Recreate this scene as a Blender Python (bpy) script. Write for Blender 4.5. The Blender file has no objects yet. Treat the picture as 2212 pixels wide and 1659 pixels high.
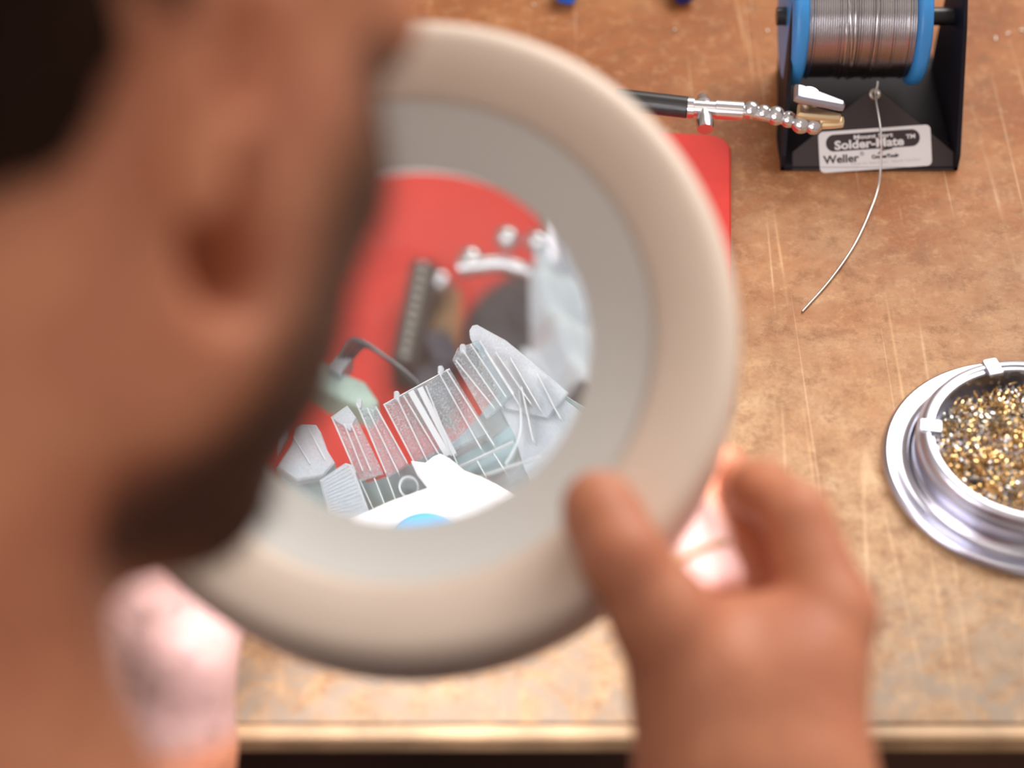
import bpy, math, random
import numpy as np
from mathutils import Vector, Matrix

SC = bpy.context.scene
COL = SC.collection
rnd = random.Random(7)
R = math.radians

# ------------------------------------------------------------------ camera
# desk top is z = 0, x runs along the desk front, y away from the person
FPX, CX, CY = 4370.0, 1106.0, 829.5
CAM = np.array([0.0, -0.66, 0.683])
PIT = R(46)
AW = np.array([0, math.cos(PIT), -math.sin(PIT)])      # viewing direction
SR = np.array([1.0, 0, 0])
UP = np.array([0, math.sin(PIT), math.cos(PIT)])
cd = bpy.data.cameras.new('camera')
cd.sensor_width = 36
cd.lens = FPX * 36 / 2212
cd.clip_start = 0.02
cd.dof.use_dof = True
cd.dof.focus_distance = 0.985
cd.dof.aperture_fstop = 3.4
cam = bpy.data.objects.new('camera', cd)
COL.objects.link(cam)
cam.location = CAM
cam.rotation_euler = (math.pi / 2 - PIT, 0, 0)
SC.camera = cam

# ------------------------------------------------------------------ light
SC.view_settings.view_transform = 'Standard'
SC.view_settings.look = 'None'
SC.view_settings.exposure = 0.0
SC.view_settings.gamma = 1
SC.view_settings.use_curve_mapping = False
SC.cycles.use_denoising = True
SC.cycles.transparent_max_bounces = 32
SC.cycles.max_bounces = 14
SC.cycles.transmission_bounces = 10
SC.cycles.sample_clamp_indirect = 6
w = bpy.data.worlds.new('room_air'); SC.world = w; w.use_nodes = True
w.node_tree.nodes['Background'].inputs[0].default_value = (1.0, .86, .76, 1)
w.node_tree.nodes['Background'].inputs[1].default_value = 0.57


def area(name, loc, target, size, power, col):
    l = bpy.data.lights.new(name, 'AREA'); l.shape = 'RECTANGLE'
    l.size, l.size_y = size; l.energy = power; l.color = col
    o = bpy.data.objects.new(name, l); COL.objects.link(o); o.location = loc
    o.rotation_euler = (Vector(target) - Vector(loc)).to_track_quat('-Z', 'Y').to_euler()
    return o


area('window_light', (.75, 1.0, 1.35), (0, -.1, 0), (1.2, .9), 34, (1.0, .94, .88))
area('ceiling_light', (-.3, -.9, 1.75), (0, 0, 0), (.9, .6), 3, (1.0, .86, .72))


def P(px, py, d):
    return CAM + d * (AW + (px - CX) / FPX * SR + (CY - py) / FPX * UP)


def Z(px, py, z):
    r = AW + (px - CX) / FPX * SR + (CY - py) / FPX * UP
    return CAM + r * ((z - CAM[2]) / r[2])


# ------------------------------------------------------------------ materials
MATS = {}


def mat(name, col=(.5, .5, .5), rough=.5, metal=0, var=0, vscale=40, bump=0, bscale=300, spec=.5,
        sss=0, emit=None, coat=0):
    if name in MATS: return MATS[name]
    m = bpy.data.materials.new(name); m.use_nodes = True
    nt = m.node_tree; b = nt.nodes['Principled BSDF']
    b.inputs['Base Color'].default_value = (*col, 1)
    b.inputs['Roughness'].default_value = rough
    b.inputs['Metallic'].default_value = metal
    b.inputs['Specular IOR Level'].default_value = spec
    b.inputs['Coat Weight'].default_value = coat
    tc = nt.nodes.new('ShaderNodeTexCoord')
    if var:
        n = nt.nodes.new('ShaderNodeTexNoise'); n.inputs['Scale'].default_value = vscale
        n.inputs['Detail'].default_value = 5
        nt.links.new(tc.outputs['Object'], n.inputs['Vector'])
        cr = nt.nodes.new('ShaderNodeValToRGB')
        cr.color_ramp.elements[0].position = .3; cr.color_ramp.elements[1].position = .7
        cr.color_ramp.elements[0].color = (*[c * (1 - var) for c in col], 1)
        cr.color_ramp.elements[1].color = (*[min(1, c * (1 + var)) for c in col], 1)
        nt.links.new(n.outputs['Fac'], cr.inputs[0]); nt.links.new(cr.outputs[0], b.inputs['Base Color'])
    if bump:
        n = nt.nodes.new('ShaderNodeTexNoise'); n.inputs['Scale'].default_value = bscale
        nt.links.new(tc.outputs['Object'], n.inputs['Vector'])
        bp = nt.nodes.new('ShaderNodeBump'); bp.inputs['Strength'].default_value = bump
        bp.inputs['Distance'].default_value = .001
        nt.links.new(n.outputs['Fac'], bp.inputs['Height']); nt.links.new(bp.outputs[0], b.inputs['Normal'])
    if sss:
        b.inputs['Subsurface Weight'].default_value = sss
        b.inputs['Subsurface Radius'].default_value = (1, .35, .2)
        b.inputs['Subsurface Scale'].default_value = .006
    if emit:
        b.inputs['Emission Color'].default_value = (*emit[0], 1)
        b.inputs['Emission Strength'].default_value = emit[1]
    MATS[name] = m
    return m


def clear_mat(name, clear, milk, tint=(.9, .97, 1), rough=.12, edge=.5, grain=0):
    """transparent plastic: clear part passes light straight, the rest is milky and glossy"""
    if name in MATS: return MATS[name]
    m = bpy.data.materials.new(name); m.use_nodes = True
    nt = m.node_tree; nt.nodes.clear(); N = nt.nodes.new; L = nt.links.new
    out = N('ShaderNodeOutputMaterial'); tr = N('ShaderNodeBsdfTransparent')
    tr.inputs[0].default_value = (*tint, 1)
    di = N('ShaderNodeBsdfDiffuse'); di.inputs[0].default_value = (*milk, 1)
    tl = N('ShaderNodeBsdfTranslucent'); tl.inputs[0].default_value = (*milk, 1)
    gl = N('ShaderNodeBsdfGlossy'); gl.inputs['Roughness'].default_value = rough
    mx = N('ShaderNodeMixShader'); mx.inputs[0].default_value = .4
    L(di.outputs[0], mx.inputs[1]); L(tl.outputs[0], mx.inputs[2])
    fr = N('ShaderNodeFresnel'); fr.inputs[0].default_value = 1.45
    mg = N('ShaderNodeMixShader'); L(fr.outputs[0], mg.inputs[0]); L(mx.outputs[0], mg.inputs[1]); L(gl.outputs[0], mg.inputs[2])
    lw = N('ShaderNodeLayerWeight'); lw.inputs[0].default_value = .35
    mul = N('ShaderNodeMath'); mul.operation = 'MULTIPLY_ADD'
    mul.inputs[1].default_value = edge; mul.inputs[2].default_value = 1 - clear
    mul.use_clamp = True
    L(lw.outputs['Facing'], mul.inputs[0])
    fac = mul.outputs[0]
    if grain:
        tc = N('ShaderNodeTexCoord'); n = N('ShaderNodeTexNoise'); n.inputs['Scale'].default_value = 2200
        n.inputs['Detail'].default_value = 2
        L(tc.outputs['Object'], n.inputs['Vector'])
        ad = N('ShaderNodeMath'); ad.operation = 'MULTIPLY_ADD'; ad.use_clamp = True
        sub = N('ShaderNodeMath'); sub.operation = 'SUBTRACT'; sub.inputs[1].default_value = .5
        L(n.outputs['Fac'], sub.inputs[0]); L(sub.outputs[0], ad.inputs[0]); ad.inputs[1].default_value = grain
        L(fac, ad.inputs[2]); fac = ad.outputs[0]
    ms = N('ShaderNodeMixShader'); L(fac, ms.inputs[0]); L(tr.outputs[0], ms.inputs[1]); L(mg.outputs[0], ms.inputs[2])
    L(ms.outputs[0], out.inputs[0])
    MATS[name] = m
    return m


# ------------------------------------------------------------------ mesh helpers
class MB:
    def __init__(s): s.v = []; s.f = []; s.mi = []

    def add(s, v, f, mi=0):
        o = len(s.v); s.v += [tuple(float(c) for c in p) for p in v]
        s.f += [tuple(i + o for i in q) for q in f]; s.mi += [mi] * len(f)

    def box(s, c, h, ax=None, mi=0, bev=0):
        ax = ax or ((1, 0, 0), (0, 1, 0), (0, 0, 1)); c = np.array(c, float); ax = [np.array(a, float) for a in ax]
        if bev <= 0:
            v = [c + ax[0] * h[0] * i + ax[1] * h[1] * j + ax[2] * h[2] * k for i in (-1, 1) for j in (-1, 1) for k in (-1, 1)]
            s.add(v, [(0, 1, 3, 2), (4, 6, 7, 5), (0, 4, 5, 1), (2, 3, 7, 6), (0, 2, 6, 4), (1, 5, 7, 3)], mi)
        else:
            poly = rrect(h[0] * 2, h[1] * 2, bev, 4)
            s.prism(poly, -h[2], h[2], c, ax, mi, bev=min(bev, h[2]) * .5)

    def prism(s, poly, z0, z1, o=(0, 0, 0), ax=None, mi=0, bev=0):
        """poly in (u, v), extruded along the third axis; bev chamfers both rims"""
        ax = ax or ((1, 0, 0), (0, 1, 0), (0, 0, 1)); o = np.array(o, float); ax = [np.array(a, float) for a in ax]
        n = len(poly); pc = np.array(poly, float)
        ar = sum(pc[i][0] * pc[(i + 1) % n][1] - pc[(i + 1) % n][0] * pc[i][1] for i in range(n))
        if ar < 0: pc = pc[::-1]
        rings = []
        if bev:
            inn = []
            for i in range(n):
                a = pc[i] - pc[i - 1]; b = pc[(i + 1) % n] - pc[i]
                na = np.array([-a[1], a[0]]) / (np.linalg.norm(a) + 1e-12); nb = np.array([-b[1], b[0]]) / (np.linalg.norm(b) + 1e-12)
                m = na + nb; m /= max(.6, m @ m / 2) ; inn.append(pc[i] + m * bev)
            rings = [(inn, z0), (pc, z0 + bev), (pc, z1 - bev), (inn, z1)]
        else: rings = [(pc, z0), (pc, z1)]
        v = [o + ax[0] * p[0] + ax[1] * p[1] + ax[2] * z for r, z in rings for p in r]
        f = [tuple(range(n))[::-1], tuple((len(rings) - 1) * n + i for i in range(n))]
        for k in range(len(rings) - 1):
            for i in range(n):
                j = (i + 1) % n; f.append((k * n + i, k * n + j, (k + 1) * n + j, (k + 1) * n + i))
        s.add(v, f, mi)

    def lathe(s, prof, o=(0, 0, 0), axis=(0, 0, 1), seg=64, mi=0, closed=False):
        o = np.array(o, float); a = np.array(axis, float); a /= np.linalg.norm(a)
        h = np.array((1, 0, 0)) if abs(a[0]) < .8 else np.array((0, 1, 0)); u = np.cross(h, a); u /= np.linalg.norm(u); w_ = np.cross(a, u)
        v = []; f = []; n = len(prof)
        for r, z in prof:
            for k in range(seg):
                t = 2 * math.pi * k / seg; v.append(o + a * z + r * (u * math.cos(t) + w_ * math.sin(t)))
        for i in range(n if closed else n - 1):
            i2 = (i + 1) % n
            for k in range(seg):
                k2 = (k + 1) % seg; f.append((i * seg + k, i * seg + k2, i2 * seg + k2, i2 * seg + k))
        s.add(v, f, mi)

    def tube(s, pts, r, seg=10, mi=0, caps=True):
        pts = [np.array(p, float) for p in pts]; n = len(pts)
        rr = r if hasattr(r, '__len__') else [r] * n
        t0 = pts[1] - pts[0]; t0 /= np.linalg.norm(t0)
        h = np.array((0, 0, 1.)) if abs(t0[2]) < .9 else np.array((1., 0, 0)); u = np.cross(h, t0); u /= np.linalg.norm(u)
        v = []; f = []
        for i, p in enumerate(pts):
            t = pts[min(i + 1, n - 1)] - pts[max(i - 1, 0)]; t /= np.linalg.norm(t) + 1e-12
            u = u - t * (u @ t); u /= np.linalg.norm(u); w_ = np.cross(t, u)
            for k in range(seg):
                a = 2 * math.pi * k / seg; v.append(p + rr[i] * (u * math.cos(a) + w_ * math.sin(a)))
        for i in range(n - 1):
            for k in range(seg):
                k2 = (k + 1) % seg; f.append((i * seg + k, i * seg + k2, (i + 1) * seg + k2, (i + 1) * seg + k))
        if caps: f += [tuple(range(seg))[::-1], tuple((n - 1) * seg + k for k in range(seg))]
        s.add(v, f, mi)

    def ball(s, c, r, seg=20, mi=0, sc=(1, 1, 1)):
        c = np.array(c, float); pr = [(r * math.sin(math.pi * i / 12), -r * math.cos(math.pi * i / 12)) for i in range(13)]
        pr[0] = (r * .02, -r); pr[-1] = (r * .02, r)
        o = len(s.v); s.lathe(pr, c, (0, 0, 1), seg, mi)
        if sc != (1, 1, 1): s.v[o:] = [tuple(c[k] + (p[k] - c[k]) * sc[k] for k in range(3)) for p in s.v[o:]]

    def build(s, name, m, parent=None, smooth=True, angle=40):
        me = bpy.data.meshes.new(name); me.from_pydata(s.v, [], s.f)
        ms = m if isinstance(m, (list, tuple)) else [m]
        for x in ms: me.materials.append(x)
        me.polygons.foreach_set('material_index', s.mi)
        me.update()
        import bmesh
        b = bmesh.new(); b.from_mesh(me); bmesh.ops.recalc_face_normals(b, faces=b.faces); b.to_mesh(me); b.free()
        if smooth: me.shade_smooth(); me.set_sharp_from_angle(angle=R(angle))
        o = bpy.data.objects.new(name, me); COL.objects.link(o)
        if parent:
            o.parent = parent
            q = parent
            M = Matrix.Identity(4)
            chain = []
            while q: chain.append(q); q = q.parent
            for q in reversed(chain): M = M @ q.matrix_basis
            o.matrix_basis = M.inverted()
        return o


def rrect(w_, h, r, n=6, c=(0, 0)):
    out = []
    for cx, cy, a0 in ((w_ / 2 - r, h / 2 - r, 0), (-w_ / 2 + r, h / 2 - r, 90), (-w_ / 2 + r, -h / 2 + r, 180), (w_ / 2 - r, -h / 2 + r, 270)):
        for k in range(n + 1):
            a = R(a0 + 90 * k / n); out.append((c[0] + cx + r * math.cos(a), c[1] + cy + r * math.sin(a)))
    return out


def circ(r, n=24, c=(0, 0)): return [(c[0] + r * math.cos(2 * math.pi * k / n), c[1] + r * math.sin(2 * math.pi * k / n)) for k in range(n)]


def spline(pts, n=8):
    pts = [np.array(p, float) for p in pts]; q = [2 * pts[0] - pts[1]] + pts + [2 * pts[-1] - pts[-2]]; out = []
    for i in range(1, len(q) - 2):
        for k in range(n):
            t = k / n; a, b, c, d = q[i - 1], q[i], q[i + 1], q[i + 2]
            out.append(.5 * (2 * b + (c - a) * t + (2 * a - 5 * b + 4 * c - d) * t * t + (3 * b - a - 3 * c + d) * t ** 3))
    out.append(pts[-1]); return out


def tag(o, label, cat, group=None, kind=None):
    o['label'] = label; o['category'] = cat
    if group: o['group'] = group
    if kind: o['kind'] = kind
    return o


def thing(name, loc, label, cat, group=None):
    o = bpy.data.objects.new(name, None); COL.objects.link(o); o.location = [float(c) for c in loc]; o.empty_display_size = .02
    return tag(o, label, cat, group)


def struct(o): o['kind'] = 'structure'; return o


def stuff(o): o['kind'] = 'stuff'; return o


def text_mesh(body, size, o, ax, thick, name, m, parent, bold=0, width=None, align='CENTER', shear=0):
    c = bpy.data.curves.new(name, 'FONT'); c.body = body; c.size = size; c.extrude = thick; c.offset = bold
    c.align_x = align; c.align_y = 'CENTER'; c.resolution_u = 3; c.shear = shear
    t = bpy.data.objects.new(name, c); COL.objects.link(t)
    dg = bpy.context.evaluated_depsgraph_get(); me = bpy.data.meshes.new_from_object(t.evaluated_get(dg))
    v = np.array([tuple(q.co) for q in me.vertices]); f = [tuple(p.vertices) for p in me.polygons]
    bpy.data.objects.remove(t)
    if width: v[:, 0] *= width / (v[:, 0].max() - v[:, 0].min())
    b = MB(); o = np.array(o, float); ax = [np.array(a, float) for a in ax]
    b.add([o + ax[0] * p[0] + ax[1] * p[1] + ax[2] * p[2] for p in v], f)
    return b.build(name, m, parent, smooth=False)


# ------------------------------------------------------------------ room shell and desk
def desk_material():
    m = bpy.data.materials.new('worn_desk_top'); m.use_nodes = True; nt = m.node_tree; N = nt.nodes.new; L = nt.links.new
    b = nt.nodes['Principled BSDF']; tc = N('ShaderNodeTexCoord')

    def noise(sc, det, rg=.6, dist=0, vec=None):
        n = N('ShaderNodeTexNoise'); n.inputs['Scale'].default_value = sc; n.inputs['Detail'].default_value = det
        n.inputs['Roughness'].default_value = rg; n.inputs['Distortion'].default_value = dist
        L(vec or tc.outputs['Object'], n.inputs['Vector']); return n.outputs['Fac']

    def ramp(f, stops):
        r = N('ShaderNodeValToRGB'); e = r.color_ramp.elements
        while len(e) < len(stops): e.new(.5)
        for k, (p, c) in enumerate(stops): e[k].position = p; e[k].color = (*c, 1) if len(c) == 3 else c
        L(f, r.inputs[0]); return r.outputs[0]

    def mix(f, a, b_, mode='MIX'):
        x = N('ShaderNodeMix'); x.data_type = 'RGBA'; x.blend_type = mode
        if isinstance(f, float): x.inputs[0].default_value = f
        else: L(f, x.inputs[0])
        for s, q in ((6, a), (7, b_)):
            if isinstance(q, tuple): x.inputs[s].default_value = (*q, 1)
            else: L(q, x.inputs[s])
        return x.outputs[2]
    g = lambda v: (v, v, v)
    base = ramp(noise(9, 6, .65, .6), [(.3, (.20, .054, .013)), (.5, (.31, .102, .027)), (.7, (.42, .180, .062))])
    # paler worn area towards the front where the bench is used most
    sx = N('ShaderNodeSeparateXYZ'); L(tc.outputs['Object'], sx.inputs[0])
    md = N('ShaderNodeMath'); md.operation = 'MULTIPLY_ADD'; md.inputs[1].default_value = -3.3; md.inputs[2].default_value = .62
    L(sx.outputs['Y'], md.inputs[0])
    ad = N('ShaderNodeMath'); ad.operation = 'MULTIPLY_ADD'; ad.inputs[1].default_value = 1.7; ad.use_clamp = True
    sb = N('ShaderNodeMath'); sb.operation = 'SUBTRACT'; sb.inputs[1].default_value = .5
    L(noise(14, 6, .7), sb.inputs[0]); L(sb.outputs[0], ad.inputs[0]); L(md.outputs[0], ad.inputs[2])
    worn = ramp(noise(60, 8, .75), [(.32, (.29, .175, .092)), (.5, (.45, .285, .155)), (.7, (.55, .39, .24))])
    c = mix(ad.outputs[0], base, worn)
    # grey dirt specks
    c = mix(ramp(noise(170, 6, .8), [(.60, g(0)), (.70, g(.55))]), c, (.20, .13, .09))
    c = mix(ramp(noise(420, 3, .6), [(.35, g(.45)), (.5, g(0))]), c, (.30, .17, .09))
    c = mix(ramp(noise(75, 7, .75), [(.34, g(.7)), (.50, g(0))]), c, (.20, .085, .032))
    c = mix(ramp(noise(110, 6, .75), [(.52, g(0)), (.72, g(.45))]), c, (.62, .38, .19))
    # grey rubbed zone along the front edge
    mf = N('ShaderNodeMapRange'); mf.inputs[1].default_value = -.10; mf.inputs[2].default_value = -.17; L(sx.outputs['Y'], mf.inputs[0])
    mm = N('ShaderNodeMath'); mm.operation = 'MULTIPLY'; L(mf.outputs[0], mm.inputs[0])
    L(ramp(noise(38, 7, .75, 1.2), [(.42, g(0)), (.56, g(.85))]), mm.inputs[1])
    c = mix(mm.outputs[0], c, (.30, .245, .19))
    # scratches: thin lines where warped stretched noise crosses a level
    for sc, rot, st, col in ((3.2, .7, .018, (.75, .50, .27)), (4.1, -.9, .012, (.78, .56, .34)), (6.0, 1.35, .012, (.33, .17, .09)), (5, -.3, .012, (.75, .55, .36))):
        mp = N('ShaderNodeMapping'); mp.inputs['Rotation'].default_value = (0, 0, rot); mp.inputs['Scale'].default_value = (sc * 3.6, sc * .09, 1)
        L(tc.outputs['Object'], mp.inputs[0])
        f = noise(1, 1.2, .4, .0, mp.outputs[0])
        a = N('ShaderNodeMath'); a.operation = 'SUBTRACT'; a.inputs[1].default_value = .5; L(f, a.inputs[0])
        q = N('ShaderNodeMath'); q.operation = 'ABSOLUTE'; L(a.outputs[0], q.inputs[0])
        ln = ramp(q.outputs[0], [(0, g(.45)), (st * .35, g(0))])
        gate = ramp(noise(5 + sc, 3), [(.48, g(0)), (.62, g(1))])
        x = N('ShaderNodeMath'); x.operation = 'MULTIPLY'; L(ln, x.inputs[0]); L(gate, x.inputs[1])
        c = mix(x.outputs[0], c, col)
    L(c, b.inputs['Base Color'])
    b.inputs['Roughness'].default_value = .55; b.inputs['Specular IOR Level'].default_value = .3
    bp = N('ShaderNodeBump'); bp.inputs['Strength'].default_value = .25; bp.inputs['Distance'].default_value = .0006
    L(noise(300, 4), bp.inputs['Height']); L(bp.outputs[0], b.inputs['Normal'])
    return m


M_trim = mat('worn_trim_wood', (.52, .35, .20), .5, var=.3, vscale=30)
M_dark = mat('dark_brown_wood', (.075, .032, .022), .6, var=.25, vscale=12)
FR = -.1905
desk = thing('workbench', (0, .28, -.75), 'worn orange-brown wooden workbench with a pale rubbed front and moulded edge', 'desk')
b = MB(); b.box((0, (FR + .75) / 2, -.006), (1.0, (.75 - FR) / 2, .006)); b.build('bench_top', desk_material(), desk, smooth=False)
b = MB()
pr = [(-.0002, -.0125), (-.0002, -.0012), (-.0052, -.0012), (-.0066, -.0022), (-.0072, -.004), (-.0072, -.0105), (-.0062, -.0118), (-.0035, -.0125)]
b.prism([(FR + y, z) for y, z in pr], -1.0, 1.0, (0, 0, 0), ((0, 1, 0), (0, 0, 1), (1, 0, 0))); b.build('front_moulding', M_trim, desk, smooth=False)
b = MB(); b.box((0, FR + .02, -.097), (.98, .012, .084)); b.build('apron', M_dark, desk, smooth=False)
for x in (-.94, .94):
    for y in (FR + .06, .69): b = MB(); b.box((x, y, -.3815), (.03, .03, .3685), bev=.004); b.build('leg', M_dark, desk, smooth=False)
b = MB(); b.box((0, 0, -.76), (2.2, 2.2, .01)); struct(b.build('floor', mat('floor_boards', (.11, .055, .032), .5, var=.3, vscale=6), smooth=False))
b = MB(); b.box((0, 1.5, .5), (2.2, .02, 1.26)); struct(b.build('wall_back', mat('wall_paint', (.62, .55, .48), .8, var=.04, vscale=3), smooth=False))

# ------------------------------------------------------------------ red mat
th = R(-4.2)
ux = np.array([math.cos(th), math.sin(th), 0]); uy = np.array([-math.sin(th), math.cos(th), 0])
mc = np.array([-.0273, .0855, 0.0])
b = MB(); b.prism(rrect(.272, .210, .0125, 8), 0.0002, .003, mc, (ux, uy, (0, 0, 1)), bev=.0008)
tag(b.build('work_mat', mat('red_silicone', (.56, .026, .018), .5, var=.06, vscale=60, spec=.25)), 'bright red rounded silicone mat lying under the magnifier lamp', 'mat')

# ------------------------------------------------------------------ solder reel holder
M_blk = mat('black_painted_steel', (.012, .010, .016), .55, bump=.15, bscale=500, spec=.15)
M_pan = mat('charcoal_painted_steel', (.045, .037, .038), .6, bump=.15, bscale=500, spec=.2)
hold = thing('solder_reel_holder', (.19, .225, 0), 'black sheet-metal solder reel holder with a white printed label on its sloping front', 'solder holder')
b = MB(); b.prism([(.1405, .1545), (.2325, .1545), (.2325, .283), (.160, .283), (.1465, .236), (.1405, .180)], 0, .0024); b.build('base_plate', M_blk, hold, smooth=False)
for x in (.1412, .2318):
    b = MB()
    b.prism([(.1545, 0), (.1545, .010), (.190, .066), (.200, .078), (.228, .078), (.236, .066), (.240, .012), (.240, 0)], -.0011, .0011, (x - (.0108 if x < .2 else 0), 0, 0), ((.07 if x < .2 else 0, 1, 0), (0, 0, 1), (1, 0, 0)), bev=.0003)
    b.build('side_plate', M_blk, hold, smooth=False)
b = MB(); b.tube([(.1385, .214, .055), (.2345, .214, .055)], .0048, 24)
b.tube([(.2150, .214, .055), (.2190, .214, .055)], .0085, 24); b.build('axle', mat('black_plastic', (.02, .02, .02), .3), hold)
sl = R(50)
pu = np.array([1., 0, 0]); pv = np.array([0, math.cos(sl), math.sin(sl)]); pn = np.cross(pu, pv)
po = np.array([.1883, .1538, .0008])
arc = [(5.0 * math.sin(R(a)) + .3, 37.5 + 5.0 * math.cos(R(a))) for a in (48, 30, 10, -10, -30, -48)]
pp = [(-42, 0), (42.2, 0), (42.2, 9.5)] + arc + [(-42, 9.5)]
b = MB(); b.prism([(x / 1000, y / 1000) for x, y in pp], -.0012, 0, po, (pu, pv, pn), bev=.0004); b.build('front_panel', M_pan, hold, smooth=False)
b = MB(); b.lathe([(.0013, .0), (.0028, .0), (.0030, .0008), (.0022, .0013), (.0013, .0008)], po + pv * .0395 + pu * .0004, pn, 24, closed=True)
b.build('wire_eyelet', mat('worn_metal', (.45, .42, .38), .35, 1), hold)
la = R(4)
lu = pu * math.cos(la) + pv * math.sin(la); lv = -pu * math.sin(la) + pv * math.cos(la)
lo = po + pv * .0112 + pu * .0010
b = MB(); b.prism(rrect(.0585, .0213, .0026, 5), 0.0001, .0004, lo, (lu, lv, pn)); lab = b.build('label', mat('label_white', (.72, .72, .74), .35), hold, smooth=False); lab['label'] = 'white sticker printed with the maker and product wording'
b = MB(); b.prism(rrect(.0490, .0088, .0043, 8), .0004, .0005, lo + lv * .0044 - lu * .0010, (lu, lv, pn)); b.build('label_band', mat('label_ink', (.03, .018, .022), .4), lab, smooth=False)
mi_ = mat('label_ink', (.03, .018, .022), .4); mw = MATS['label_white']; mg_ = mat('label_grey_ink', (.42, .42, .45), .5)
text_mesh('Solder-Mate', .0062, lo + lv * .0029 - lu * .0030 + pn * .00055, (lu, lv, pn), .00002, 'lettering', mw, lab, .00022, .0362)
text_mesh('TM', .0030, lo + lv * .0051 + lu * .0188 + pn * .00055, (lu, lv, pn), .00002, 'lettering', mw, lab, .0001, .0048)
text_mesh('Mount Sort', .0030, lo + lv * .0066 - lu * .0008 + pn * .00055, (lu, lv, pn), .00002, 'lettering', mw, lab, .0001, .0205)
text_mesh('Weller', .0058, lo - lv * .0042 - lu * .0180 + pn * .00045, (lu, lv, pn), .00002, 'lettering', mi_, lab, .00016, .0188)
text_mesh('\u00ae', .0030, lo - lv * .0022 - lu * .0070 + pn * .00045, (lu, lv, pn), .00002, 'lettering', mi_, lab)
text_mesh('CooperTools', .0026, lo - lv * .0042 + lu * .0050 + pn * .00045, (lu, lv, pn), .00002, 'lettering', mi_, lab, .00016, .0142)
b = MB(); b.prism([(.0015, -.0030), (.0040, -.0012), (.0088, -.0006), (.0094, .0004), (.0040, -.0002), (.0010, -.0026)], .0004, .00047, lo, (lu, lv, pn)); b.build('printed_swoosh', mi_, lab, smooth=False)
text_mesh('Made for bench use   North Carolina', .0018, lo - lv * .0071 + lu * .0052 + pn * .00045, (lu, lv, pn), .00001, 'lettering', mg_, lab, 0, .036)

# the reel
reel = thing('solder_reel', (.1815, .214, .0195), 'reel of silver solder wire with bright blue flanges in the black holder', 'solder reel')
M_blue = mat('blue_plastic', (.04, .27, .68), .35)
for x0, x1 in ((.1432, .1512), (.2065, .2142)):
    b = MB(); h = (x1 - x0)
    b.lathe([(.0052, 0), (.0330, 0), (.0348, .0008), (.0355, .002), (.0355, h - .002), (.0348, h - .0008), (.0330, h), (.0052, h)], (x0, .214, .055), (1, 0, 0), 96, closed=True)
    b.build('flange', M_blue, reel)
pr = []; n = 46; wl = (.2065 - .1512) / n
for k in range(n):
    r0 = .0312 + .0006 * math.sin(k * .9) * (rnd.random() > .6)
    for t in range(6):
        pr.append((r0 + .52 * wl * math.sin(math.pi * (t + .5) / 6), (k + (t + .5) / 6) * wl))
b = MB(); b.lathe([(.006, 0)] + pr + [(.006, .2065 - .1512)], (.1512, .214, .055), (1, 0, 0), 96)
M_sol = mat('solder_wire', (.50, .49, .51), .25, 1); wind = b.build('wire_winding', M_sol, reel)
b = MB()
for x0, x1, a0, a1 in ((.1700, .1775, 60, 200), (.1735, .1760, 20, 190), (.186, .1845, 70, 200), (.1700, .1722, 100, 220)):
    b.tube([(x0 + (x1 - x0) * k / 24, .214 - .0322 * math.sin(R(a0 + (a1 - a0) * k / 24 - 40)), .055 + .0322 * math.cos(R(a0 + (a1 - a0) * k / 24 - 40))) for k in range(25)], .0006, 8)
b.build('crossing_turns', M_sol, wind)
eye = po + pv * .0395 + pu * .0004
pts = [(.1900, .1830, .0365), (.1898, .1815, .0345), eye + pn * .001, eye + pn * .004 - pv * .004, Z(1903, 290, .024), Z(1903, 345, .013), Z(1898, 400, .0045), Z(1880, 455, .0022), Z(1845, 530, .0016), Z(1793, 605, .0012), Z(1733, 673, .0009)]
b = MB(); b.tube(spline(pts, 8), .00062, 10); lw_ = b.build('loose_wire_end', mat('dull_solder', (.60, .58, .57), .4, 1), reel)
lw_['label'] = 'thin strand of solder pulled out over the label onto the desk'

# ------------------------------------------------------------------ tin of brass wool
tc0 = np.array([.2315, -.054, 0])
M_alu = mat('brushed_tin', (.52, .53, .62), .30, 1, bump=.05, bscale=900)
tin = thing('cleaner_tin', tc0, 'round silver tin with a wide foot ring at the right edge of the desk', 'tin')
b = MB()
b.lathe([(.0, .0012), (.058, .0004), (.0625, .0004), (.0640, .0012), (.0646, .0026), (.0640, .0042), (.0625, .0052), (.0590, .0048), (.0570, .0040), (.0550, .0044), (.0538, .0056), (.0530, .0050)], tc0, (0, 0, 1), 128)
b.build('foot_ring', M_alu, tin)
b = MB()
b.lathe([(0.0530, .0040), (0.0512, .0052), (0.0503, .0074), (0.0502, .0130), (0.0501, .0137), (0.0511, .0144), (0.0515, .0155), (0.0509, .0165), (0.0494, .0169), (0.0491, .0177), (0.0496, .0188), (0.0491, .0202), (0.0477, .0211), (0.0458, .0211), (0.0464, .0205), (0.0448, .0196), (0.0440, .0197), (0.0434, .0191), (0.0444, .0087), (0.0444, .0043), (0.0024, .0043)], tc0, (0, 0, 1), 128)
b.build('tin_body', M_alu, tin)
for a in (171, 104):
    b = MB(); a = R(a); d = np.array([math.cos(a), math.sin(a), 0]); t_ = np.array([-d[1], d[0], 0])
    b.box(tc0 + d * .0452 + np.array([0, 0, .0206]), (.0050, .0036, .0013), (d, t_, (0, 0, 1)), bev=.0012); b.build('rim_notch', M_alu, tin)
b = MB()
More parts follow.
